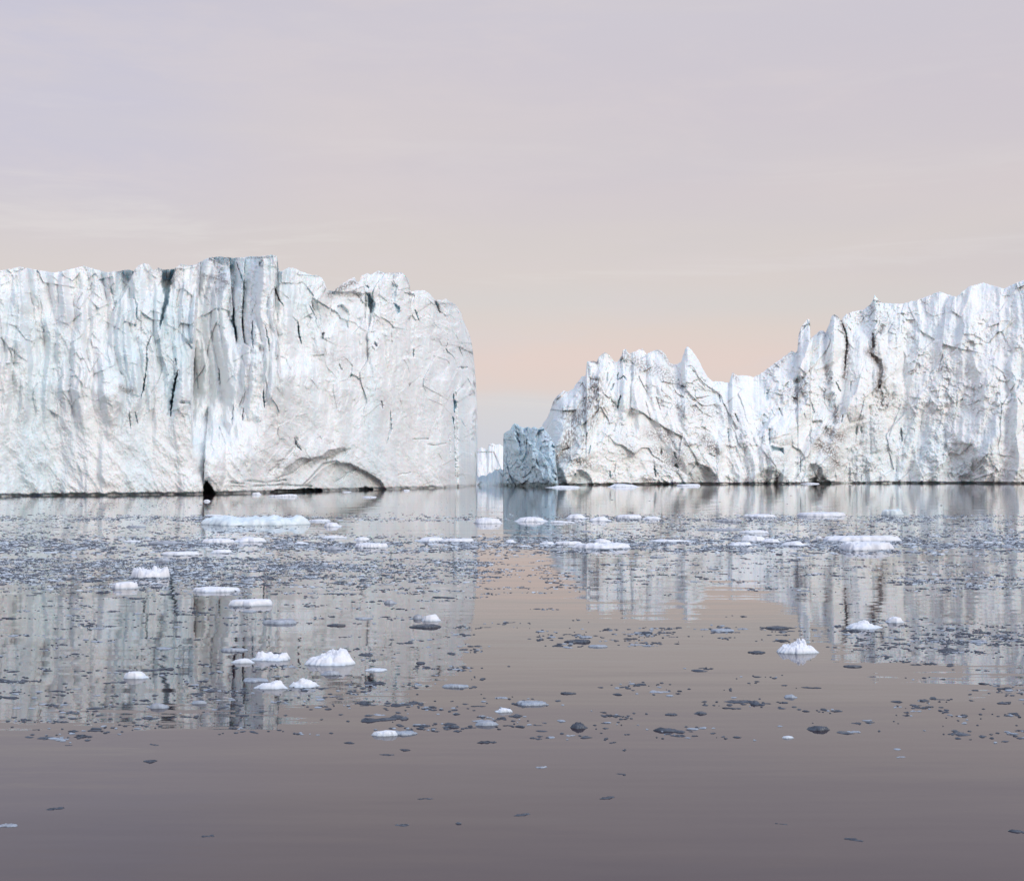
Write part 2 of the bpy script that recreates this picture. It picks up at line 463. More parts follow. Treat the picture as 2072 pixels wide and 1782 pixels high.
    R.scoop(z2((700, 380), (750, 400), (760, 440), (735, 462), (720, 430)), 4, 2, blue=.5)
    R.scoop(z2((240, 300), (440, 300), (500, 320), (480, 350), (330, 345), (262, 330)), 2.2, 2, dirt=.15)
    R.scoop(z2((690, 230), (740, 260), (720, 380), (690, 330)), 3, 3, blue=.2)
    R.scoop(z2((190, 600), (215, 590), (210, 640), (188, 642)), 5, 1.5, wet=.3)  # hole with its shade painted in as dark colour
    R.wedge(z2((500, 330), (498, 470), (520, 600)), 40, 3, 12)
    R.wedge(z2((120, 400), (150, 470), (190, 560)), 36, 3, 15)
    R.wedge(z2((262, 340), (258, 420), (250, 520)), 18, 2.4, 10)
    for p, w, d, b in (
            (((25, 520), (30, 590), (50, 670)), 1.3, 3, .5),
            (((860, 430), (890, 505)), 1.3, 3, .4), (((1005, 370), (1038, 450)), 2.2, 4, .2),
            (((850, 710), (850, 768)), 1.2, 3, .1), (((620, 1080), (632, 1130)), 1.5, 3, .1),
            (((850, 1352), (900, 1355), (950, 1348)), 1.4, 2, 0), (((955, 1390), (1010, 1398), (1080, 1385)), 1.5, 2.4, 0),
            (((1135, 1030), (1141, 1100), (1140, 1170)), 2.0, 7, .95), (((1130, 1190), (1136, 1242)), 1.6, 6, .8),
            (((1140, 1250), (1148, 1480), (1150, 1640)), 1.6, 3, .35), (((1110, 1300), (1112, 1500)), 1.2, 2, .3),
            (((685, 1150), (690, 1280), (660, 1380)), 1.5, 2, .3), (((740, 1610), (830, 1590)), 1.3, 1.6, 0),
            (((515, 255), (530, 275)), 2, 3, .2), (((575, 660), (588, 690)), 1.6, 3, .2), (((320, 815), (340, 860)), 1.4, 2.5, .1),
            (((1170, 845), (1230, 840)), 2.5, 2.5, 0), (((110, 400), (160, 500)), 1.3, 2.5, .15), (((1065, 720), (1072, 775)), 1.2, 2, .1)):
        R.crack(z2(*p), w, d, b)
    R.scoop(z2((1008, 380), (975, 560), (965, 700), (1000, 850), (1010, 925), (1095, 935), (1118, 1050), (1118, 1720), (1450, 1720), (1450, 380)), 3.5, 6, warp=.6)
    R.scoop(z2((1152, 1010), (1180, 984), (1225, 984), (1246, 1050), (1256, 1400), (1258, 1740), (1164, 1740), (1160, 1300)), -6.5, 3.5, warp=.4)
    # dust on the crest
    for p, w, a in ((z1((640, 98), (720, 100), (820, 105)), 3, .9), (z1((415, 150), (500, 155), (560, 130)), 3, .5),
                    (z1((600, 230), (700, 240), (760, 280)), 5, .7), (z1((900, 100), (1000, 100), (1105, 85)), 2.5, .7), (z1((690, 330), (740, 300)), 6, .4),
                    (z1((985, 140), (1000, 160)), 3, .8), (z1((20, 1000), (50, 1030), (95, 1020)), 5, .7), (z1((1090, 320), (1110, 380)), 4, .6),
                    (z2((250, 320), (300, 290), (430, 230)), 6, .8), (z2((300, 300), (380, 330), (460, 320)), 4, .5), (z2((600, 165), (780, 165)), 3, .6), (z2((790, 180), (815, 240)), 3, .5),
                    (z2((1190, 700), (1240, 720), (1280, 800)), 8, .3), (z2((1010, 370), (1040, 440)), 4, .6), (z2((160, 740), (260, 760), (360, 800), (520, 740)), 10, .22),
                    (z2((30, 1480), (200, 1500), (350, 1430)), 8, .35), (z2((-120, 1500), (-20, 1560)), 12, .25), (z2((380, 1530), (600, 1640)), 6, .45)):
        R.stain(p, w, a, 3, 4, -.15)
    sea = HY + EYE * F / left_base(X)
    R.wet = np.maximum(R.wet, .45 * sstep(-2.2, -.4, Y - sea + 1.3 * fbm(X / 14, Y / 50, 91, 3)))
    R.d += 1.0 * sstep(-6, 0, Y - sea + 3.0 * fbm(X / 22, Y / 90, 77, 4))


def carve_right(R, A, B, t):
    X, Y = R.X, R.Y
    s = 211
    wa = fbm(A / 16, B / 16, 8, 4) * 2.2
    lf = 1 - sstep(1230, 1330, X)
    # tilted strata: lean right on the left shoulder, fan the other way in the middle, upright at the right end
    k = soft(X, [1090, 1230, 1330, 1480, 1600, 1750, 2000], [-.7, -.45, .5, .6, -.5, -.1, -.1], 90)
    A2 = A + k * (B + 870 * 300 / 2300)
    R.d += 4 * fbm((A2 + wa) / 26, B / 36, s, 4)
    R.d += 1.9 * facets((A2 + wa) / 13, (B + wa * .6) / 18, s + 105, .7, .9)
    R.d += 1.0 * facets((A2 + wa * .7) / 6, (B + wa) / 9, s + 15, .9, .8)
    A3 = A + .5 * (A2 - A)
    crumb = .25 + .95 * sstep(-.12, .3, fbm(A / 11 + 3, B / 11, s + 91, 4, .6))         # crumbly patches between cleaner slabs
    R.d -= 3.0 * ridged((A2 + wa) / 13, B / 55, s + 93, 3, .45)
    R.d += 2.0 * np.abs(perlin((A2 + wa) / 7, B / 34, s + 95)) * 2
    R.d += .85 * crumb * facets((A3 + wa * .3) / 2.1, (B + wa * .3) / 2.5, s + 25, .6, 1.1)
    R.d += .50 * crumb * facets((A3 + wa * .3) / .95, (B + wa * .3) / 1.05, s + 27, .6, 1.1)
    R.d -= .35 * ridged(A2 / 2.4, B / 15, s + 37, 4)
    R.d -= .35 * ridged(A2 / 7, B / 22, s + 35, 5, .55)
    R.d += .7 * fbm(A2 / 3, B / 4, s + 45, 5, .65)
    R.d += .26 * crumb * fbm(A / .9, B / 1.1, s + 55, 3, .6)
    low = sstep(850, 960, Y)
    R.d -= low * 1.6 * ridged(A / 9, B / 9, s + 65, 4)
    R.d += 14 * (1 - sstep(1086, 1150, X)) ** 2
    # big blocks
    S = R.scoop
    S(z3((1045, 225), (1140, 235), (1150, 330), (1180, 400), (1100, 400), (1070, 370), (1060, 300)), -5, 3)
    S(z3((1140, 330), (1160, 180), (1210, 145), (1260, 180), (1300, 250), (1230, 330), (1200, 340)), 4, 5)
    S(z3((1250, 330), (1340, 290), (1420, 300), (1560, 600), (1580, 720), (1400, 720), (1330, 640), (1250, 560)), -4, 6)
    S(z4((-10, 820), (0, 600), (30, 500), (52, 480), (100, 530), (170, 660), (250, 800), (300, 880), (150, 860)), -5, 10)
    S(z4((975, 560), (985, 400), (1060, 255), (1090, 300), (1085, 440), (1040, 560)), 3, 4)
    S(z4((1110, 430), (1180, 355), (1225, 380), (1180, 480), (1100, 540)), -3, 4, dirt=.12)
    S(z4((1200, 640), (1240, 330), (1280, 215), (1340, 280), (1390, 400), (1390, 520), (1300, 640), (1120, 700)), -6, 8)
    S(z4((1420, 480), (1470, 340), (1560, 390), (1600, 560), (1610, 760), (1560, 1100), (1420, 1140), (1370, 1000), (1400, 700)), -6, 9)
    S(z4((1700, 330), (1760, 250), (1870, 300), (1880, 900), (1790, 1000), (1700, 820), (1700, 600)), -4, 9)
    S(z4((1590, 980), (1620, 950), (1660, 1010), (1700, 1200), (1690, 1380), (1600, 1400)), -4, 6)
    S(z4((1380, 1180), (1590, 1120), (1610, 1400), (1590, 1640), (1340, 1640), (1330, 1400)), 3, 8, blue=.05)
    S(z4((310, 1190), (370, 1165), (400, 1230), (380, 1330), (300, 1620), (290, 1400)), -4, 5)
    S(z4((750, 1180), (860, 1080), (1010, 1150), (960, 1320), (840, 1330), (752, 1300)), -4, 8)
    S(z4((1220, 900), (1290, 860), (1310, 1060), (1300, 1160), (1240, 1150), (1200, 1000)), 4, 5, blue=.08)
    S(z4((940, 790), (990, 740), (1050, 750), (1000, 840)), 5, 4, blue=.08)
    # caves and scooped hollows near the sea, shade put into their colour by wet
    S(z3((640, 1190), (690, 1130), (770, 1185), (830, 1250), (850, 1330), (900, 1400), (620, 1400), (615, 1290)), 8, 5, wet=.32)
    S(z3((620, 1400), (640, 1310), (700, 1330), (720, 1400)), 6, 3, wet=.5)
    S(z3((955, 1235), (1010, 1240), (1070, 1280), (1105, 1350), (1110, 1400), (880, 1400), (900, 1330)), 6, 6, wet=.22)
    S(z3((1730, 1400), (1750, 1345), (1800, 1335), (1815, 1400)), 3, 3, wet=.45)
    S(z4((1055, 1700), (1060, 1520), (1080, 1480), (1140, 1478), (1190, 1530), (1200, 1590), (1260, 1640), (1270, 1700)), 6, 5, wet=.3)
    S(z4((1065, 1700), (1070, 1610), (1140, 1590), (1160, 1700)), 4, 3, wet=.8)
    S(z4((55, 1480), (130, 1462), (230, 1510), (285, 1580), (305, 1700), (40, 1700)), 6, 7, wet=.18)
    S(z4((630, 1700), (640, 1580), (700, 1525), (790, 1540), (900, 1600), (930, 1700)), 3, 7, blue=.1)
    S(z4((745, 1340), (760, 1325), (860, 1345), (870, 1400), (800, 1375), (755, 1385)), 5, 1.5, blue=.5)
    S(z4((1605, 380), (1630, 380), (1632, 500), (1605, 510)), 5, 2, wet=.45)  # high hole; wet here is painted shade
    S(z4((710, 850), (745, 850), (730, 950), (708, 950)), 3, 2, blue=.3)
    S(z4((1580, 540), (1690, 600), (1705, 680), (1680, 850), (1650, 850), (1640, 700)), 4.5, 3, dirt=.25)
    for p, w, d, b in (
            (((1345, 280), (1385, 370), (1395, 460), (1375, 700)), 1.8, 5, .1), (((1300, 790), (1340, 870)), 1.7, 4, .2),
            (((1480, 1170), (1475, 1240)), 2, 3, .4), (((1515, 1170), (1520, 1220)), 2, 3, .4), (((1850, 1180), (1860, 1290)), 2, 4, .4),
            (((390, 1180), (400, 1290)), 1.4, 3, .5), (((450, 1060), (480, 1130)), 1.6, 3, .4), (((1090, 960), (1120, 1050)), 1.5, 3, .2),
            (((235, 1395), (275, 1420)), 1.6, 3, .2), (((1360, 1070), (1350, 1130)), 1.6, 3, .1), (((320, 900), (325, 960)), 1.6, 3, .3),
            (((820, 1010), (850, 1080)), 1.6, 3, .3), (((850, 850), (900, 790)), 1.4, 3, .1), (((1540, 940), (1500, 1100)), 1.2, 2, .2),
            (((740, 1190), (745, 1320)), 1.8, 3, .4), (((1005, 1440), (1003, 1560)), 1.4, 2.5, .1), (((1430, 800), (1425, 870)), 1.2, 2, .5)):
        R.crack(z4(*p), w, d, b)
    for p, w, d, b in (
            (((1360, 540), (1345, 600), (1335, 680)), 1.6, 4, .7), (((1300, 440), (1270, 500)), 1.4, 3, .5), (((1340, 340), (1330, 410), (1390, 370), (1415, 410)), 1.3, 3, .6),
            (((1240, 340), (1230, 430)), 1.3, 3, .4), (((1080, 1010), (1065, 1090)), 1.3, 3, .5), (((1260, 1250), (1263, 1310)), 2, 4, .7),
            (((1670, 1200), (1685, 1300)), 1.8, 4, .5), (((1735, 1040), (1735, 1100)), 1.5, 4, .1), (((1850, 1070), (1880, 1130)), 1.6, 3, .3),
            (((1870, 1190), (1885, 1220)), 2.4, 4, .5), (((1930, 460), (1960, 470)), 2.4, 4, .3), (((820, 1060), (880, 1030)), 1.3, 3, 0),
            (((1050, 900), (1045, 930)), 1.3, 3, .1), (((1590, 600), (1640, 780)), 1.2, 2, 0), (((1690, 560), (1730, 680)), 1.2, 2, 0)):
        R.crack(z3(*p), w, d, b)
    # grit bands
    st = R.stain
    st(z3((1140, 420), (1120, 520), (1060, 640), (960, 740), (900, 860), (850, 1050)), 13, .85, 3, 9, -.05)
    st(z3((1170, 400), (1180, 600), (1120, 760), (1010, 980)), 8, .6, 3, 9, .0)
    st(z3((860, 700), (980, 760)), 12, .75, 3, 5, -.05)
    st(z3((620, 1000), (640, 1130)), 8, .5, 3, 6, .0)
    st(z3((770, 1100), (900, 1130), (1080, 1190)), 8, .7, 3, 4, -.05)
    st(z3((690, 1150), (770, 1170)), 7, .9, 3, 4, -.2)
    st(z3((730, 630), (770, 560)), 4, .7, 3, 4, -.2)
    st(z3((1390, 160), (1480, 220), (1600, 300), (1740, 320), (1850, 400)), 11, .6, 4, 3, -.02)
    st(z3((1090, 230), (1140, 245)), 2.5, .9, 3, 3, -.3)
    st(z3((1690, 130), (1760, 180), (1840, 280)), 4, .6, 3, 3, -.1)
    st(z3((1640, 900), (1780, 930), (1850, 980)), 11, .65, 4, 3, -.02)
    st(z3((1700, 1050), (1800, 1180), (1900, 1200), (1890, 1080)), 12, .6, 3, 4, .02)
    st(z3((1400, 960), (1480, 1080)), 9, .3, 3, 3, .0)
    st(z4((0, 1000), (200, 1020), (420, 1080)), 20, .4, 4, 3, .08)
    st(z4((190, 1270), (300, 1380)), 9, .8, 3, 4, -.1)
    st(z4((1010, 850), (960, 930)), 7, .95, 3, 4, -.15)
    st(z4((860, 880), (1040, 800)), 9, .45, 4, 3, .0)
    st(z4((1580, 540), (1680, 640), (1680, 760), (1660, 850)), 7, 1.0, 3, 5, -.3)
    st(z4((1690, 900), (1700, 990)), 10, .55, 3, 6, -.05)
    st(z4((1345, 280), (1390, 400), (1400, 500), (1370, 760)), 4, .9, 3, 5, -.2)
    st(z4((1620, 430), (1610, 510)), 5, .9, 3, 4, -.3)
    st(z4((1700, 320), (1680, 370)), 4, .8, 3, 4, -.3)
    st(z4((1590, 150), (1620, 190)), 5, .7, 3, 4, -.1)
    st(z4((1500, 250), (1620, 220), (1780, 320)), 9, .45, 4, 3, .0)
    st(z4((1250, 1220), (1340, 1260)), 10, .8, 4, 3, -.15)
    st(z4((1150, 1320), (1260, 1370), (1300, 1470)), 11, .75, 4, 3, -.1)
    st(z4((1300, 1010), (1310, 1120)), 6, .8, 3, 4, -.15)
    st(z4((1640, 1100), (1670, 1300)), 14, .3, 3, 5, .1)
    st(z4((1230, 700), (1250, 780)), 7, .6, 3, 4, -.05)
    st(z4((930, 540), (760, 700)), 6, .5, 4, 3, -.02)
    st(z4((1150, 380), (1220, 370)), 6, .6, 3, 3, -.1)
    st(z4((430, 720), (470, 780)), 5, .6, 3, 3, -.1)
    st(z4((700, 1430), (870, 1460)), 8, .4, 3, 3, 0)
    st(z4((0, 1330), (60, 1440)), 12, .4, 3, 3, 0)
    st(z4((1280, 220), (1310, 240)), 3, .8, 3, 3, -.3)
    sea = HY + EYE * F / right_base(X)
    lp = np.interp(X, [1086, 1250, 1330], [1, 1, .35])
    R.wet = np.maximum(R.wet, lp * .65 * sstep(-3.2, -1.0, Y - sea + 1.0 * fbm(X / 14, Y / 50, 291, 3)))
    R.d += 1.2 * sstep(-4, 0, Y - sea + 1.6 * fbm(X / 22, Y / 90, 277, 4))


def carve_mid(R, A, B, t):
    X, Y = R.X, R.Y
    wa = fbm(A / 10, B / 10, 8, 3) * 3
    R.d += -18 * (X - 1020) / 80                     # the whole face looks to the left
    R.d += 2.4 * facets((A + .15 * B + wa * .4) / 4, B / 13, 405, .9, .8) + 1.2 * facets((A + wa) / 1.8, B / 3, 415, .9, .8) + .6 * facets(A / .8, B / 1, 417, .9, .8)
    R.d += .8 * fbm(A / 2.5, B / 4, 425, 5, .65)
    R.scoop(z3((380, 870), (480, 920), (500, 990), (450, 1050), (400, 980)), 4, 3, blue=.15)
    R.crack(z3((580, 1140), (600, 1200)), 1.5, 3, .5)
    R.crack(z3((410, 940), (440, 1050)), 1.3, 3, .5)
    R.wet = np.maximum(R.wet, .85 * sstep(975, 978.5, Y + 1.0 * fbm(X / 12, Y / 50, 291, 3)))
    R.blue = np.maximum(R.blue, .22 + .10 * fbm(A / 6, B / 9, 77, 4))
    R.dirt = np.maximum(R.dirt, .25 * sstep(.15, .6, fbm(X / 5, Y / 7, 76, 4, .65)))


def carve_far(R, A, B, t):
    R.d += 1.8 * facets(A / 9 + B / 20, B / 9, 505, .9, .8) + 2 * fbm(A / 6, B / 9, 425, 5, .6)


def carve_low(R, A, B, t):
    R.d += 2.5 * facets(A / 5, B / 5, 605, .9, .8) + 1 * fbm(A / 3, B / 3, 625, 5, .6)
    R.blue = np.maximum(R.blue, .16 + .08 * fbm(A / 6, B / 9, 78, 4))


def left_curl(PX, PY, px):
    # the end wall bulges and notches down its height
    w = sstep(900, 968, px)[None, :]
    return w * (np.interp(PY, [630, 690, 745, 825, 850, 875, 930, 985], [0, -1, 0, 1.5, 1.8, -1.5, -.8, -4]) + .8 * fbm(PY / 16, PY * 0, 5, 4))


ice_l = ice_material('glacier_ice_smooth', cyan_amt=.6, fleck=.35)
ice_r = ice_material('glacier_ice_broken', base=(.86, .865, .84), cyan_amt=.4, scale=.8, bump=.35, strat=(1, 1, .6), fleck=.75)
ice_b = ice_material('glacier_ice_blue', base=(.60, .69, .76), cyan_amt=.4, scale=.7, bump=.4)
ice_f = ice_material('glacier_ice_far', base=(.88, .87, .82), cyan_amt=.1, scale=.6, bump=.4, fleck=.3)

bergs = [
    (berg('iceberg', LEFT_CREST, -200, 968, 1250, 520, left_base, carve_left, ice_l, 1, lean=9, D0=195, curl=left_curl),
     'huge flat-topped iceberg with sheer fluted cliff and a scooped arch, filling the left side'),
    (berg('iceberg', RIGHT_CREST, 1086, 2260, 1300, 460, right_base, carve_right, ice_r, 2, lean=26, D0=300, jag=2.2, jagx=8, under=10),
     'jagged white iceberg with pointed spires and brown grit bands, rising to the right'),
    (berg('iceberg', MID_CREST, 1017.5, 1130, 220, 240, lambda p: np.interp(p, [1017, 1130], [326, 329]), carve_mid, ice_b, 3, lean=8, D0=270, jag=1.5, jagx=5, thick=30, under=9),
     'small shaded blue-grey iceberg beside the left foot of the spired iceberg'),
    (berg('iceberg', FAR_CREST, 935, 1075, 220, 120, lambda p: p * 0 + 520, carve_far, ice_f, 4, lean=20, D0=430, jag=2, jagx=5, thick=60, under=8),
     'distant sunlit cream-white iceberg seen through the gap between the big bergs'),
    (berg('iceberg', LOW_CREST, 945, 1045, 180, 70, lambda p: p * 0 + 333, carve_low, ice_l, 5, lean=14, D0=280, jag=1.5, jagx=6, thick=20, under=6),
     'low rounded pale blue iceberg in the gap, in front of the distant cream one'),
]
for o, lab in bergs:
    setp(o, lab, 'iceberg')

# ------------------------------------------------------------------ sea
m, nt, bs, N, L = new_mat('calm_sea')
bs.inputs['Base Color'].default_value = (.032, .018, .024, 1)
bs.inputs['Roughness'].default_value = .0
bs.inputs['IOR'].default_value = 1.39
tc = N.new('ShaderNodeTexCoord')


def wnoise(sx, sy, det, rough=.5):
    mp = N.new('ShaderNodeMapping'); mp.inputs['Scale'].default_value = (sx, sy, 1); mp.inputs['Rotation'].default_value = (0, 0, .12)
    L.new(tc.outputs['Object'], mp.inputs[0])
    n = N.new('ShaderNodeTexNoise'); n.noise_dimensions = '2D'; n.inputs['Scale'].default_value = 1; n.inputs['Detail'].default_value = det
    n.inputs['Roughness'].default_value = rough
    L.new(mp.outputs[0], n.inputs['Vector']); return n.outputs['Fac']


prev = None
for sx, sy, det, dist, st in ((.20, .8, 2, .0055, 1.0), (1.1, 3.2, 2, .0007, 1.0), (.045, .22, 2, .022, 1.0)):
    b = N.new('ShaderNodeBump'); b.inputs['Strength'].default_value = st; b.inputs['Distance'].default_value = dist
    L.new(wnoise(sx, sy, det), b.inputs['Height'])
    if prev: L.new(prev, b.inputs['Normal'])
    prev = b.outputs[0]
L.new(prev, bs.inputs['Normal'])
g = np.array([[-30000, -200, 0], [30000, -200, 0], [30000, 60000, 0], [-30000, 60000, 0]], float)
sea = bpy.data.objects.new('water', mesh_np('water', g, [[0, 1, 2, 3]], smooth=False)); COL.objects.link(sea)
sea.data.materials.append(m)
setp(sea, 'calm mirror-like sea reflecting the icebergs and pink sky', 'sea', kind='structure')

# ------------------------------------------------------------------ floating ice
WHITE = floe_material('floe_snowy', (.72, .74, .80), (.86, .87, .90))
PALE = floe_material('floe_blue_white', (.62, .74, .79), (.82, .87, .89))
GREY = floe_material('floe_wet_grey', (.22, .235, .27), (.50, .52, .57), .35)
DARK = floe_material('floe_clear_dark', (.030, .036, .050), (.11, .12, .145), .3)
MATS = {'w': WHITE, 'p': PALE, 'g': GREY, 'd': DARK}


def lump_mesh(name, w, l, h, seed, style='mound', peaks=None, nr=18, nt=56):
    """a floating piece: irregular plan, steep low rim, humps on top, skirt below the water"""
    rs = random.Random(seed); given = peaks is not None
    th = np.linspace(0, 2 * np.pi, nt, endpoint=False)
    out = 1 + .42 * fbm(np.cos(th) * 1.5 + seed, np.sin(th) * 1.5, seed, 5, .62)
    if peaks is None:
        n = {'mound': 3, 'slab': 6, 'thin': 4}[style]
        peaks = [(rs.uniform(-.6, .6), rs.uniform(-.5, .5), rs.uniform(.35, 1), rs.uniform(.16, .4)) for _ in range(n)]
        if style == 'mound': peaks[0] = (rs.uniform(-.3, .3), 0, 1, .42)
    rim = {'mound': .22, 'slab': .62, 'thin': .5}[style]
    rho = np.concatenate([np.linspace(0, .9, nr - 4), [.95, .985, 1.0, .99]])
    RH, TH = np.meshgrid(rho, th, indexing='ij')
    O = np.repeat(out[None], len(rho), 0)
    x = RH * np.cos(TH) * O; y = RH * np.sin(TH) * O
    ch = facets(x * 3.2 + seed, y * 3.2, seed + 3, .9, .8)
    nz = fbm(x * 2.6 + seed, y * 2.6, seed + 7, 5, .62)
    wx = x + .10 * fbm(x * 3, y * 3 + 5, seed + 31, 3); wy = y + .10 * fbm(x * 3 + 9, y * 3, seed + 33, 3)
    pk = 0
    for (a, b, hh, sg) in peaks:
        r2 = ((wx - a) ** 2 + ((wy - b) * .7) ** 2) / (2.1 * sg) ** 2
        pk = np.maximum(pk, hh * np.clip(1 - r2, 0, 1) ** .75)
    z = rim * (1 + .9 * nz + .12 * ch) + (1 - rim) * pk * (1 + .28 * nz + .14 * ch)
    prof = np.clip((1 - RH) / (.10 if style != 'mound' else .22), 0, 1) ** .55
    for _ in range(0 if given else 7 if style != 'thin' else 3):                      # broken, planar faces
        g = rs.uniform(0, 6.283); sl = rs.uniform(.1, .55) * (.4 if style == 'slab' else 1); c0 = rs.uniform(.8, 1.15)
        z = np.minimum(z, c0 + sl * (x * math.cos(g) + y * math.sin(g) * .6) + .05 * nz)
    z = np.maximum(z, .10 + .08 * nz) * prof
    z[-2] = .02; z[-1] = -.35
    z = z * h
    z += (.022 * h) * fbm(x * 9, y * 9 + seed, seed + 17, 3) * (RH < .97)
    P = np.stack([x * w / 2, y * l / 2, z], -1)
    n0 = len(rho)
    idx = np.arange(n0 * nt).reshape(n0, nt)
    j = np.roll(idx, -1, 1)
    q = np.stack([idx[:-1], idx[1:], j[1:], j[:-1]], -1).reshape(-1, 4)
    return mesh_np(name, P.reshape(-1, 3), q)


def zc(zoom, x, y):
    x0, y0, k = {5: (239.6, 971.25, .3844), 6: (1029.5, 971.25, .3875), 7: (239.6, 1197.9, .3844), 8: (1029.5, 1197.9, .3875), 0: (0, 0, 1)}[zoom]
    return x0 + x * k, y0 + y * k, k


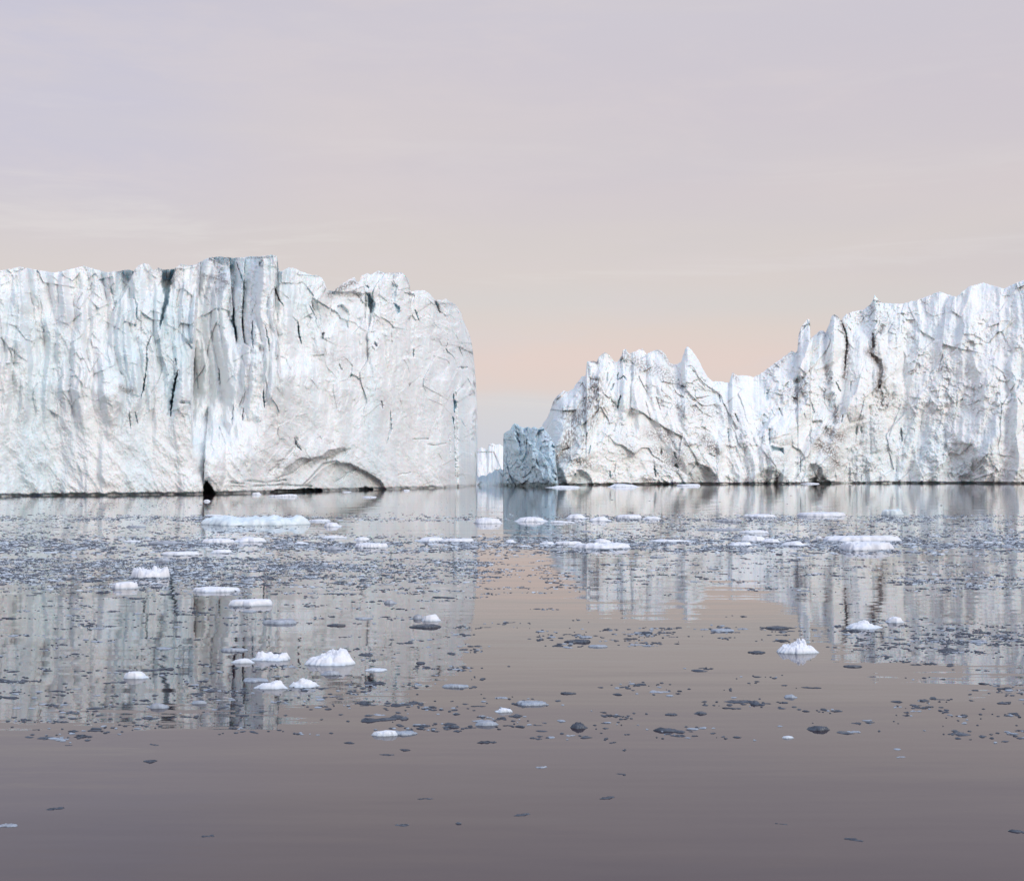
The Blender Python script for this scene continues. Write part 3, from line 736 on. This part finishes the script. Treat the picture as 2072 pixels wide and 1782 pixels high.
# zoom, x centre, y foot, width, height, style, tone, label
FLOES = [
    (5, 685, 240, 510, 54, 'slab', 'p', 'longest pale blue-white ice floe, a low slab with ragged top before the left iceberg'),
    (5, 1055, 217, 115, 12, 'thin', 'w', 'thin flat white floe directly behind the round-backed one, right of the longest floe'),
    (5, 1125, 246, 90, 27, 'mound', 'w', 'round-backed small white floe just right of the longest pale floe'),
    (5, 1945, 229, 155, 38, 'mound', 'w', 'peaked white floe below the gap between the big icebergs'),
    (5, 465, 112, 34, 12, 'mound', 'w', 'tiny white lump below the small dark sea cave of the left iceberg'),
    (5, 725, 76, 55, 14, 'mound', 'w', 'small knobbly white bit against the foot of the left iceberg, right of its sea cave'),
    (5, 860, 87, 145, 14, 'thin', 'w', 'flat white sliver floating close under the left iceberg cliff'),
    (5, 1200, 63, 45, 8, 'thin', 'w', 'tiny white sliver at the foot of the scooped arch'),
    (5, 1320, 91, 70, 9, 'thin', 'w', 'faint thin floe just off the right foot of the scooped arch'),
    (5, 1515, 56, 34, 8, 'mound', 'w', 'tiny white lump at the waterline of the left iceberg, halfway between arch and gap'),
    (5, 670, 326, 175, 32, 'mound', 'w', 'smooth domed white floe in the slush below the longest floe'),
    (5, 510, 332, 155, 27, 'slab', 'w', 'ragged white floe touching the left of the smooth domed one below the longest floe'),
    (5, 1278, 318, 85, 24, 'mound', 'w', 'white floe with a single knob, behind the shallow boat-shaped floe'),
    (5, 1325, 357, 182, 34, 'slab', 'w', 'shallow boat-shaped white floe in the slush below the left iceberg'),
    (5, 1130, 306, 115, 14, 'thin', 'w', 'low white floe far behind and left of the knobbed floe'),
    (5, 960, 336, 75, 14, 'mound', 'w', 'small white floe between the smooth domed floe and the boat-shaped floe'),
    (5, 1130, 368, 105, 24, 'mound', 'g', 'greyish floe half sunk just left of the boat-shaped white floe'),
    (5, 1640, 323, 140, 27, 'mound', 'w', 'left half of a pair of joined white floes left of the gap reflection'),
    (5, 1785, 326, 165, 22, 'slab', 'w', 'right, flatter half of the pair of white floes left of the gap reflection'),
    (5, 1850, 357, 85, 14, 'thin', 'g', 'dull thin floe in the slush under the flatter of the paired floes'),
    (5, 310, 396, 185, 24, 'slab', 'w', 'long low dull-white floe in the slush at far left, below the ragged one'),
    (5, 530, 384, 115, 24, 'mound', 'w', 'low domed floe right of the long dull-white floe at far left'),
    (5, 240, 336, 190, 16, 'thin', 'g', 'thin grey-white floe stretched in the far-left slush'),
    (5, 65, 326, 90, 14, 'thin', 'w', 'thin white floe at the left edge of the slush band'),
    (5, 150, 516, 195, 57, 'slab', 'w', 'white floe with a tall knob on top, floating at far left below the slush'),
    (5, 20, 572, 125, 52, 'slab', 'w', 'blocky white floe at the left edge, below the knob-topped floe'),
    (5, 500, 590, 235, 34, 'thin', 'w', 'long thin lavender-white floe under the knob-topped floe'),
    (5, 685, 662, 240, 42, 'slab', 'w', 'smooth rounded white floe shaped like a loaf, right below the lavender one'),
    (5, 680, 531, 75, 18, 'thin', 'g', 'small grey floe above the loaf-shaped floe'),
    (5, 230, 427, 95, 20, 'mound', 'g', 'dark grey rounded floe above the knob-topped floe'),
    (5, 90, 248, 90, 16, 'thin', 'g', 'dull flat floe at far left, level with the longest floe'),
    (5, 500, 190, 90, 12, 'thin', 'w', 'thin white crust of ice just behind the longest floe'),
    (6, 120, 217, 155, 32, 'mound', 'w', 'tapering white floe with peak at its left, right of the gap reflection'),
    (6, 355, 202, 108, 30, 'mound', 'w', 'tallest knob of white ice in the row of floes before the spired iceberg'),
    (6, 475, 214, 125, 28, 'mound', 'w', 'bumpy white floe second in the row, right of the tallest knob'),
    (6, 628, 200, 135, 24, 'slab', 'w', 'even white floe third in the row right of the tallest knob'),
    (6, 748, 205, 95, 20, 'mound', 'w', 'last, smallest white floe in the row right of the tallest knob'),
    (6, 285, 224, 115, 14, 'thin', 'w', 'thin white floe in front of the tallest knob'),
    (6, 605, 36, 150, 20, 'mound', 'w', 'white drift of ice against the dark foot of the spired iceberg'),
    (6, 285, 40, 170, 14, 'mound', 'w', 'jagged white bits at the foot of the spired iceberg under its first cave'),
    (6, 940, 31, 130, 12, 'thin', 'w', 'thin white ice line at the foot of the spired iceberg, centre'),
    (6, 1580, 20, 90, 8, 'thin', 'w', 'small white ice line under the dark sea cave of the spired iceberg'),
    (6, 1650, 190, 235, 28, 'slab', 'w', 'wide low white floe, the farthest large one under the tallest spires'),
    (6, 1325, 194, 150, 18, 'slab', 'w', 'low white floe left of the farthest wide floe'),
    (6, 1150, 217, 130, 18, 'thin', 'g', 'dull flat floe in the far slush, left of two low white floes'),
    (6, 2015, 183, 110, 42, 'slab', 'p', 'pale bluish blocky floe at the right, far out beside the spired berg reflection'),
    (6, 1100, 262, 220, 12, 'thin', 'g', 'very thin grey ice film between the two slush bands'),
    (6, 1290, 277, 140, 22, 'thin', 'w', 'thin white dish-like floe between the two slush bands'),
    (6, 205, 336, 92, 18, 'mound', 'w', 'small white floe at the left end of the chain behind the knobbed raft'),
    (6, 315, 338, 135, 22, 'slab', 'w', 'low white floe in the chain directly left of the knobbed raft'),
    (6, 490, 359, 255, 34, 'slab', 'w', 'white raft with a knob at its back, centre of the near slush band'),
    (6, 490, 328, 90, 26, 'mound', 'w', 'white knob of ice right behind the raft in the near slush band'),
    (6, 840, 323, 200, 16, 'thin', 'w', 'long thin white floe right of the raft'),
    (6, 1215, 342, 135, 24, 'mound', 'w', 'front left floe of the cluster in the near slush band'),
    (6, 1290, 320, 140, 36, 'mound', 'w', 'tallest floe of the cluster in the near slush band'),
    (6, 1375, 326, 100, 24, 'mound', 'w', 'right floe of the cluster in the near slush band'),
    (6, 1500, 342, 125, 26, 'mound', 'w', 'lone domed floe between the cluster and the largest double floe'),
    (6, 1242, 370, 75, 20, 'mound', 'g', 'small bluish-grey lump below the cluster of floes'),
    (6, 1845, 320, 385, 36, 'slab', 'w', 'rear flat-topped slab of the largest double floe at the right'),
    (6, 1880, 367, 285, 54, 'slab', 'w', 'front rounded white slab of the largest double floe at the right'),
    (6, 1620, 305, 30, 20, 'mound', 'w', 'tiny peaked bit just left of the flat-topped rear slab'),
    (6, 775, 404, 75, 14, 'thin', 'g', 'thin grey floe alone below the near slush band'),
    (6, 75, 347, 70, 14, 'thin', 'w', 'tiny white floe under the left end of the chain'),
    (6, 12, 326, 55, 20, 'mound', 'w', 'small white floe right below the gap reflection in the near slush band'),
    (7, 80, 456, 122, 48, 'mound', 'w', 'rounded white floe alone at the lower left'),
    (7, 655, 374, 118, 28, 'mound', 'w', 'small white floe touching the left end of the crumbly floe'),
    (7, 800, 362, 180, 54, 'mound', 'w', 'crumbly white floe with a lump at its left, left of the biggest snowy mound'),
    (7, 1105, 388, 238, 90, 'mound', 'w', 'biggest snowy white mound of ice in the foreground'),
    (7, 1115, 437, 98, 30, 'mound', 'g', 'dull flat floe just below the biggest snowy mound'),
    (7, 712, 472, 132, 28, 'thin', 'g', 'dull lavender floe behind the left one of two pointed mounds'),
    (7, 800, 510, 158, 48, 'mound', 'w', 'left one of two pointed white mounds near the bottom left'),
    (7, 970, 502, 140, 48, 'mound', 'w', 'right one of two pointed white mounds near the bottom left'),
    (7, 1355, 416, 108, 28, 'thin', 'w', 'thin white floe right of the biggest snowy mound'),
    (7, 1770, 502, 125, 24, 'thin', 'g', 'thin grey-white floe where the left berg reflection ends'),
    (7, 600, 312, 130, 20, 'thin', 'g', 'thin grey-white floe above the small white one and the crumbly floe'),
    (7, 845, 168, 190, 26, 'thin', 'g', 'flat wet grey-white pan floe below the loaf-shaped floe'),
    (7, 1575, 142, 52, 32, 'mound', 'g', 'grey ball of ice at the left side of a bright white lump'),
    (7, 1645, 153, 100, 44, 'mound', 'w', 'bright white lump of ice next to a grey ball, before the reflected cliff'),
    (7, 1612, 188, 150, 26, 'thin', 'd', 'dark clear spindle of ice below the bright lump and grey ball'),
    (7, 1145, 178, 95, 14, 'thin', 'd', 'dark flat bar of clear ice left of the dark spindle'),
    (7, 1400, 757, 130, 38, 'mound', 'w', 'low white floe at the bottom with a grey tail to its right'),
    (7, 1490, 752, 130, 30, 'thin', 'g', 'grey tail floe touching the low white floe at the bottom'),
    (7, 2025, 632, 90, 28, 'mound', 'w', 'small white wedge of ice alone on mauve water, bottom centre'),
    (7, 1940, 702, 115, 36, 'mound', 'g', 'small wet grey floe left of the white wedge at bottom centre'),
    (7, 205, 612, 95, 34, 'mound', 'g', 'grey rounded floe near the bottom left corner'),
    (7, 420, 588, 75, 24, 'mound', 'g', 'small grey floe right of the rounded one near the bottom left corner'),
    (7, 1285, 142, 85, 20, 'thin', 'g', 'thin dull floe right of the dark flat bar'),
    (7, 235, 300, 80, 18, 'thin', 'g', 'dark-edged grey floe above the rounded white floe at lower left'),
    (7, 1430, 60, 65, 24, 'mound', 'g', 'small grey lump up left from the grey ball'),
    (7, 685, 105, 75, 14, 'thin', 'g', 'small thin grey floe just under the loaf-shaped floe'),
    (7, 1590, 376, 45, 22, 'mound', 'd', 'small dark lump right of the biggest snowy mound'),
    (7, 1765, 712, 55, 20, 'mound', 'd', 'small dark lump left of the wet grey floe'),
    (8, 1525, 322, 200, 74, 'mound', 'w', 'snowy pyramid-shaped white floe in the right foreground'),
    (8, 1862, 192, 190, 46, 'mound', 'w', 'low peaked white floe behind the dark ice patch at the right'),
    (8, 2025, 160, 90, 36, 'mound', 'w', 'white floe at the right edge beside the low peaked one'),
    (8, 125, 592, 150, 28, 'thin', 'g', 'oval dark-rimmed wet floe right of the small white wedge'),
    (8, 370, 712, 82, 54, 'mound', 'd', 'dark pyramid of clear ice at the bottom'),
    (8, 1120, 206, 125, 24, 'thin', 'g', 'grey floe with pale top in the middle of the line of dark bits'),
    (8, 1405, 192, 115, 26, 'thin', 'd', 'dark grey ragged floe up left of the snowy pyramid'),
    (8, 1003, 637, 62, 30, 'mound', 'd', 'dark lumpy chunk on the mauve water, bottom right of centre'),
    (8, 1620, 722, 105, 42, 'mound', 'd', 'large dark teal chunk near the bottom right'),
    (8, 850, 642, 65, 14, 'thin', 'd', 'thin dark chunk left of the dark lumpy one'),
    (8, 1478, 552, 62, 24, 'mound', 'g', 'small blue-grey lump on the mauve water under the snowy pyramid'),
    (8, 1458, 762, 55, 16, 'mound', 'w', 'small white floe at the bottom, left of the dark teal chunk'),
    (8, 1805, 392, 92, 14, 'thin', 'd', 'flat dark teal chunk alone on the reflected spires'),
    (8, 405, 238, 72, 24, 'thin', 'g', 'grey patch floe above the long dark bar, centre'),
    (8, 360, 264, 122, 18, 'thin', 'd', 'long dark bar of ice at the centre of the water'),
    (8, 467, 287, 92, 24, 'thin', 'g', 'grey oval floe just right of the long dark bar'),
    (8, 1300, 318, 82, 26, 'thin', 'd', 'dark ragged chunk left of the snowy pyramid'),
    (8, 310, 532, 70, 36, 'thin', 'd', 'dark broken patch of ice above the dark pyramid'),
]
SPECIAL = {
    'biggest snowy white mound of ice in the foreground': [(-.55, 0, .30, .3), (-.1, 0, .6, .3), (.12, .1, .95, .2), (.42, 0, .98, .28), (.7, 0, .6, .2)],
    'crumbly white floe with a lump at its left, left of the biggest snowy mound': [(-.6, 0, 1, .16), (-.2, .2, .75, .2), (.2, 0, .55, .2), (.65, 0, .85, .22)],
    'snowy pyramid-shaped white floe in the right foreground': [(-.1, 0, .45, .5), (.05, 0, .8, .26), (.18, 0, 1.25, .17)],
    'white floe with a tall knob on top, floating at far left below the slush': [(-.6, 0, .4, .4), (.25, 0, 1.2, .12), (.75, 0, .9, .2)],
    'left one of two pointed white mounds near the bottom left': [(0, 0, .5, .45), (.28, 0, 1.1, .2)],
    'right one of two pointed white mounds near the bottom left': [(-.1, 0, 1.1, .2), (.3, 0, .8, .3), (-.6, 0, .4, .25)],
    'dark pyramid of clear ice at the bottom': [(-.15, 0, .9, .42)],
    'low peaked white floe behind the dark ice patch at the right': [(0, 0, .5, .4), (.05, 0, 1.0, .2)],
    'longest pale blue-white ice floe, a low slab with ragged top before the left iceberg': [(-.8, 0, .55, .12), (-.5, 0, .5, .2), (.22, 0, 1.15, .05), (.3, 0, .9, .1), (.5, 0, .85, .1), (.85, 0, .85, .12), (.05, 0, .6, .2)],
    'white raft with a knob at its back, centre of the near slush band': [(-.5, 0, .5, .3), (.7, 0, .7, .3)],
}
for i, (zm, x, y, w, h, style, tone, label) in enumerate(FLOES):
    px, py, k = zc(zm, x, y)
    w *= k; h *= k
    if py > 1300: w *= 1.06
    X, D = ground(px, py)
    W = w / F * D
    fore = EYE * F / D ** 2                     # px per metre of depth on the water
    frac = {'mound': .30, 'slab': .30, 'thin': .6}[style]
    Lg = min(W * (.75 if style != 'thin' else .6), max(frac * h / fore, W * .22))
    Hh = max((h - .55 * Lg * fore) / F * D, .10 * h / F * D) * .95
    Hh = min(Hh, {'mound': .5, 'slab': .3, 'thin': .10}[style] * W)
    if tone == 'd': Hh = min(Hh, (.3 if 'pyramid' in label else .2) * W)
    me = lump_mesh('ice_floe', W, Lg, Hh, 40 + i, style, SPECIAL.get(label), nr=36 if w > 50 else 20, nt=130 if w > 50 else 64)
    me.materials.append(MATS[tone])
    o = bpy.data.objects.new('ice_floe', me); COL.objects.link(o)
    o.location = (X, D + Lg / 2, 0)
    setp(o, label, 'ice chunk' if tone == 'd' else 'ice floe', 'pieces of ice floating on the water')

# ---- small dark bits of clear ice: the largest are things, the rest brash
rng = np.random.default_rng(12)


def cluster_mesh(name, seed, nl):
    """a few fused lumps of clear ice, about 1 m across"""
    rs = np.random.default_rng(seed)
    V = []; Q = []; off = 0
    for a in range(nl):
        cx = rs.uniform(-.45, .45) if a else 0; cyy = rs.uniform(-.3, .3) if a else 0
        rx = rs.uniform(.10, .24) if a else .30; ry = rs.uniform(.10, .24); hz = rs.uniform(.04, .10)
        nt_ = 18; rh = np.array([0, .45, .8, .97, 1.0]); zz = np.array([1, .86, .5, .12, -.5])
        th = np.linspace(0, 2 * np.pi, nt_, endpoint=False)
        rad = 1 + .22 * rs.standard_normal(nt_).clip(-1.6, 1.6)
        x = cx + rx * rh[:, None] * np.cos(th) * rad; y = cyy + ry * rh[:, None] * np.sin(th) * rad
        z = hz * zz[:, None] * (1 + .25 * rs.standard_normal((5, nt_)))
        z[0] = hz
        V.append(np.stack([x, y, z], -1).reshape(-1, 3))
        idx = np.arange(5 * nt_).reshape(5, nt_) + off; j = np.roll(idx, -1, 1)
        Q.append(np.stack([idx[:-1], idx[1:], j[1:], j[:-1]], -1).reshape(-1, 4)); off += 5 * nt_
    return mesh_np(name, np.concatenate(V), np.concatenate(Q))


def density(px, py):
    """how thickly bits of ice lie at a spot of the water"""
    def band(c, s, amp=1): return amp * np.exp(-((py - c) / s) ** 2)
    n = fbm(px / 110, py / 9, 900, 4, .6)
    n2 = fbm(px / 40, py / 7, 910, 4, .6)
    left = 1 - sstep(560, 760, px)
    d = band(1049, 6.0, 1.3) * (.6 + .9 * sstep(1000, 1500, px) + .6 * left) + band(1103, 13, 1.5)
    d += .20 * left * sstep(1035, 1050, py) * (1 - sstep(1150, 1200, py))
    d += .35 * sstep(1000, 1300, px) * sstep(1050, 1060, py) * (1 - sstep(1110, 1125, py))
    d += .3 * (1 - sstep(300, 460, px)) * sstep(1000, 1010, py) * (1 - sstep(1020, 1040, py))
    L1 = (px < 985 + 12 * np.sin(py / 9))
    d += L1 * .22 * sstep(1120, 1140, py) * (1 - .6 * sstep(1400, 1440, py)) * (1 - sstep(1480, 1530, py))
    d += .14 * left * sstep(1130, 1150, py) * (1 - sstep(1230, 1300, py))
    d += .25 * sstep(560, 640, px) * (1 - sstep(980, 1000, px)) * band(1235, 22)
    d += 1.3 * np.exp(-((px - 1150) / 130) ** 2) * band(1288, 20) + .5 * np.exp(-((px - 1060) / 60) ** 2) * band(1262, 9)
    d += .8 * band(1274, 13) * sstep(1150, 1300, px) * (1 - sstep(1650, 1700, px))
    d += 2.2 * sstep(1690, 1750, px) * band(1290, 24)
    d += .05 * (py > 1130) * (1 - .7 * sstep(1480, 1530, py)) + .10 * sstep(1370, 1400, py) * (1 - sstep(1480, 1500, py)) + .012
    d += .4 * sstep(1790, 1825, px) * band(1180, 14)
    return np.clip(d * np.clip(.55 + 1.3 * n + .8 * n2, 0, 2.2), 0, 2.5)


n = 900000
px = rng.uniform(-60, 2140, n); py = rng.uniform(HY + 12, 1745, n)
far = np.clip((1215 - py) / 130, 0, 1)
lam = density(px, py) * (.0036 + .40 * far ** 1.6) * np.where(py < 1000, .3, 1)      # bits per square unit of the picture frame
keep = rng.uniform(0, 1, n) < lam * (2200 * (1745 - HY - 12)) / n
cand = np.stack([px[keep], py[keep]], -1)
d = EYE * F / (cand[:, 1] - HY)
size = np.exp(rng.normal(-1.95, .5, len(cand))).clip(.05, .7)       # metres across
size = np.where(d > 52, size * .68, size)
print('bits', len(cand))
wpx = size * F / d
order = np.argsort(-wpx * np.where(cand[:, 1] > 1135, 1, .25))
infr = (cand[:, 0] > 5) & (cand[:, 0] < 2067)
order = np.array([i for i in order if infr[i]])
big = order[:290]
variants = []
for v in range(14):
    me = cluster_mesh('ice_chunk', 700 + v, 3 + v % 5)
    me.materials.append(DARK if v not in (3, 9) else GREY)
    variants.append(me)


def where(px, py):
    if py < 1240:
        return 'among the floes before the left iceberg' if px < 980 else 'on the far water before the spired iceberg'
    if px < 560: return 'on the foreground water at far left'
    if px < 985: return 'around the reflection of the left iceberg'
    if px > 1660: return 'in the dense dark patch near the right edge'
    return 'on the open mauve foreground water'


taken = set(int(i) for i in big)
for i in big:
    i = int(i)
    px, py = cand[i]
    X, D = ground(px, py)
    me = variants[int(rng.integers(0, 14))]
    o = bpy.data.objects.new('ice_chunk', me); COL.objects.link(o)
    s = float(size[i])
    o.location = (X, D, 0); o.rotation_euler = (0, 0, float(rng.uniform(-.5, .5) + (math.pi if rng.uniform() < .5 else 0)))
    o.scale = (s * 1.25, s * float(rng.uniform(.6, 1.3)), s * float(rng.uniform(.55, 1.1)))
    pl = where(px, py)
    setp(o, 'small %s bit of clear ice %s' % ('grey' if me.materials[0] is GREY else 'dark', pl), 'ice chunk', 'small bits of clear ice ' + pl)

# the rest: one mass of brash
rest = np.array([i for i in range(len(cand)) if i not in taken])
P = cand[rest]; S = size[rest]
near = np.where((cand[:, 1] > 1130))[0]                    # crumbs round the nearer bits
near = np.repeat(near, (rng.integers(2, 14, len(near)) * (cand[near, 1] < 1500)).astype(int))
dn = EYE * F / (cand[near, 1] - HY)
off = rng.normal(0, 1, (len(near), 2)) * (size[near] * .8 + .07)[:, None]
off[:, 0] *= 1.5
gx = (cand[near, 0] - CX) / F * dn + off[:, 0]; gy = dn + off[:, 1]
P = np.concatenate([P, np.stack([CX + gx / gy * F, HY + EYE * F / gy], -1)]); S = np.concatenate([S, np.exp(rng.normal(-2.9, .45, len(near)))])
rest = np.arange(len(P))
D = EYE * F / (P[:, 1] - HY)
nt_ = 7
th = np.linspace(0, 2 * np.pi, nt_, endpoint=False)[None]
rad = 1 + .3 * rng.standard_normal((len(rest), nt_)).clip(-1.3, 1.3)
cxx = ((P[:, 0] - CX) / F * D)[:, None]; cyy = D[:, None]
ax = (S * rng.uniform(.4, .85, len(S)))[:, None]; ay = (S * rng.uniform(.25, .6, len(S)))[:, None]
hh = (S * rng.uniform(.03, .09, len(S)))[:, None] + .007
rot = rng.uniform(-.6, .6, len(S))[:, None]


def ring(r, z):
    u = ax * r * rad * np.cos(th); v = ay * r * rad * np.sin(th)
    x = cxx + u * np.cos(rot) - v * np.sin(rot); y = cyy + u * np.sin(rot) + v * np.cos(rot)
    zz = z * hh * (1 + .25 * rng.standard_normal((len(rest), nt_)))
    return np.stack([x, y, zz], -1)


V = np.concatenate([ring(1.0, -.8), ring(.95, .25), ring(.55, 1.0)], 1)    # n, 21, 3
nv = 3 * nt_
base = (np.arange(len(rest)) * nv)[:, None, None]
a = np.arange(nt_); b = (a + 1) % nt_
q = np.concatenate([np.stack([a, b, b + nt_, a + nt_], -1), np.stack([a + nt_, b + nt_, b + 2 * nt_, a + 2 * nt_], -1)])[None] + base
tri = np.stack([np.full(nt_ - 2, 2 * nt_), np.arange(1, nt_ - 1) + 2 * nt_, np.arange(2, nt_) + 2 * nt_], -1)[None] + base
me = mesh_np('brash_ice', V.reshape(-1, 3), q.reshape(-1, 4), tri.reshape(-1, 3), smooth=False)
for mm in (DARK, GREY, WHITE): me.materials.append(mm)
pick = rng.uniform(0, 1, len(rest))
mid = np.where(pick < .58, 0, np.where(pick < .82, 1, 2))
mid = np.where((P[:, 1] > 1200) & (mid == 2), 0, mid)
mi = np.concatenate([np.repeat(mid, 2 * nt_), np.repeat(mid, nt_ - 2)]).astype(np.int32)
if len(mi) == len(me.polygons): me.polygons.foreach_set('material_index', mi)
o = bpy.data.objects.new('brash_ice', me); COL.objects.link(o)
setp(o, 'slush of tiny dark and pale ice bits drifting in bands on the sea', 'brash ice', kind='stuff')

# ------------------------------------------------------------------ light and sky
SUN_EL, SUN_AZ = math.radians(26), math.radians(140)         # azimuth clockwise from +Y: behind the camera, to its right
sd = (math.sin(SUN_AZ) * math.cos(SUN_EL), math.cos(SUN_AZ) * math.cos(SUN_EL), math.sin(SUN_EL))
sun = bpy.data.lights.new('sun', 'SUN'); sun.energy = 1.55; sun.angle = math.radians(22); sun.color = (1, .95, .87)
so = bpy.data.objects.new('sun', sun); COL.objects.link(so)
so.rotation_euler = (math.pi / 2 - SUN_EL, 0, math.pi - SUN_AZ)
w = bpy.data.worlds.new('World'); scene.world = w; w.use_nodes = True
nt = w.node_tree; N = nt.nodes; L = nt.links
bg = N['Background']
tc = N.new('ShaderNodeTexCoord')


def M(op, a, b=None, c=None):
    x = N.new('ShaderNodeMath'); x.operation = op
    for i, v in enumerate((a, b, c)):
        if v is None: continue
        if isinstance(v, (int, float)): x.inputs[i].default_value = v
        else: L.new(v, x.inputs[i])
    return x.outputs[0]


def MR(v, a, b, lo=0., hi=1., smooth=True):
    r = N.new('ShaderNodeMapRange'); r.interpolation_type = 'SMOOTHSTEP' if smooth else 'LINEAR'
    for i, q in ((1, a), (2, b), (3, lo), (4, hi)): r.inputs[i].default_value = q
    L.new(v, r.inputs[0]); return r.outputs[0]


def MX(f, a, b, mode='MIX'):
    x = N.new('ShaderNodeMix'); x.data_type = 'RGBA'; x.blend_type = mode
    if isinstance(f, (int, float)): x.inputs[0].default_value = f
    else: L.new(f, x.inputs[0])
    for s, c in ((6, a), (7, b)):
        if isinstance(c, tuple): x.inputs[s].default_value = (*c, 1)
        else: L.new(c, x.inputs[s])
    return x.outputs[2]


def lin(r, g, b):
    return tuple(((c / 255 + .055) / 1.055) ** 2.4 for c in (r, g, b))


sx = N.new('ShaderNodeSeparateXYZ'); L.new(tc.outputs['Generated'], sx.inputs[0])
x_, y_, z_ = sx.outputs
hor = M('SQRT', M('ADD', M('MULTIPLY', x_, x_), M('MULTIPLY', y_, y_)))
el = M('DIVIDE', z_, M('MAXIMUM', hor, .001))          # tangent of the elevation
azx = M('DIVIDE', x_, M('MAXIMUM', M('ABSOLUTE', y_), .01))


def streak(sc, sz, det, seed, rough=.55, dist=.0):
    mp = N.new('ShaderNodeMapping'); mp.inputs['Scale'].default_value = (sc, sc, sz); mp.inputs['Location'].default_value = (seed, seed * .7, 0)
    L.new(tc.outputs['Generated'], mp.inputs[0])
    n = N.new('ShaderNodeTexNoise'); n.inputs['Scale'].default_value = 1; n.inputs['Detail'].default_value = det
    n.inputs['Roughness'].default_value = rough; n.inputs['Distortion'].default_value = dist
    L.new(mp.outputs[0], n.inputs[0]); return n.outputs['Fac']


wob = M('MULTIPLY', M('SUBTRACT', streak(2.2, 9, 4, 3.1), .5), .045)
el2 = M('ADD', el, wob)
rp = N.new('ShaderNodeValToRGB'); cr = rp.color_ramp
stops = [(0, (205, 207, 216)), (.024, (207, 208, 216)), (.046, (212, 210, 213)), (.056, (223, 206, 200)), (.075, (226, 206, 199)), (.096, (221, 207, 200)),
         (.115, (214, 207, 204)), (.135, (216, 206, 202)), (.165, (214, 205, 202)), (.2, (213, 203, 204)), (.255, (210, 201, 206)), (.33, (207, 201, 209)), (.5, (209, 205, 211))]
while len(cr.elements) < len(stops): cr.elements.new(.5)
for e, (p, c) in zip(cr.elements, stops):
    e.position = p; e.color = (*lin(*c), 1)
L.new(el2, rp.inputs[0])
c = rp.outputs[0]
# cool the far left top, warm streaks and thin white wisps
c = MX(M('MULTIPLY', MR(azx, -.10, -.30), MR(el, .12, .24, 0, .6)), c, lin(197, 196, 214))
c = MX(M('MULTIPLY', MR(streak(1.6, 14, 5, 8.3, .6), .5, .72), .30), c, lin(216, 208, 205))
c = MX(M('MULTIPLY', MR(streak(3.2, 34, 6, 5.2, .62, .4), .53, .70), MR(el, .16, .24, .5, .16)), c, lin(226, 220, 217))
c = MX(M('MULTIPLY', MR(streak(1.3, 8, 4, 1.7, .55), .46, .70), .4), c, lin(200, 195, 205))
c = MX(M('MULTIPLY', MR(streak(7, 26, 6, 2.9, .65, .3), .46, .66), .30), c, lin(217, 207, 208))
ns = N.new('ShaderNodeTexSky'); ns.sky_type = 'NISHITA'; ns.sun_disc = False
ns.sun_elevation = SUN_EL; ns.sun_rotation = SUN_AZ; ns.altitude = 0
nsc = MX(1.0, ns.outputs[0], (.10, .10, .10), 'MULTIPLY')
c = MX(.06, c, nsc)
c = MX(MR(el, .38, 1.2), c, lin(184, 203, 236))              # thin cloud lets the blue through higher up
# thin cloud is brighter overhead and round the veiled sun behind the camera
dt = M('ADD', M('ADD', M('MULTIPLY', x_, sd[0]), M('MULTIPLY', y_, sd[1])), M('MULTIPLY', z_, sd[2]))
gain = M('ADD', M('ADD', MR(el, .45, 1.3, 1.04, 1.35), MR(dt, .3, .9, 0, .15)), MR(dt, .8, 1.0, 0, .4))
sc_ = N.new('ShaderNodeVectorMath'); sc_.operation = 'SCALE'; L.new(c, sc_.inputs[0]); L.new(gain, sc_.inputs['Scale'])
L.new(sc_.outputs[0], bg.inputs['Color'])
bg.inputs['Strength'].default_value = 1.0

# ------------------------------------------------------------------ camera
cam = bpy.data.cameras.new('camera'); co = bpy.data.objects.new('camera', cam); COL.objects.link(co)
co.location = (0, 0, EYE); co.rotation_euler = (math.pi / 2, 0, 0)
cam.sensor_width = 36; cam.sensor_fit = 'HORIZONTAL'; cam.lens = 36 * F / 2072
cam.shift_y = (HY - 891) / 2072
cam.clip_end = 100000; cam.clip_start = .1
scene.camera = co
scene.view_settings.view_transform = 'Standard'; scene.view_settings.look = 'None'
scene.view_settings.exposure = 0; scene.view_settings.gamma = 1
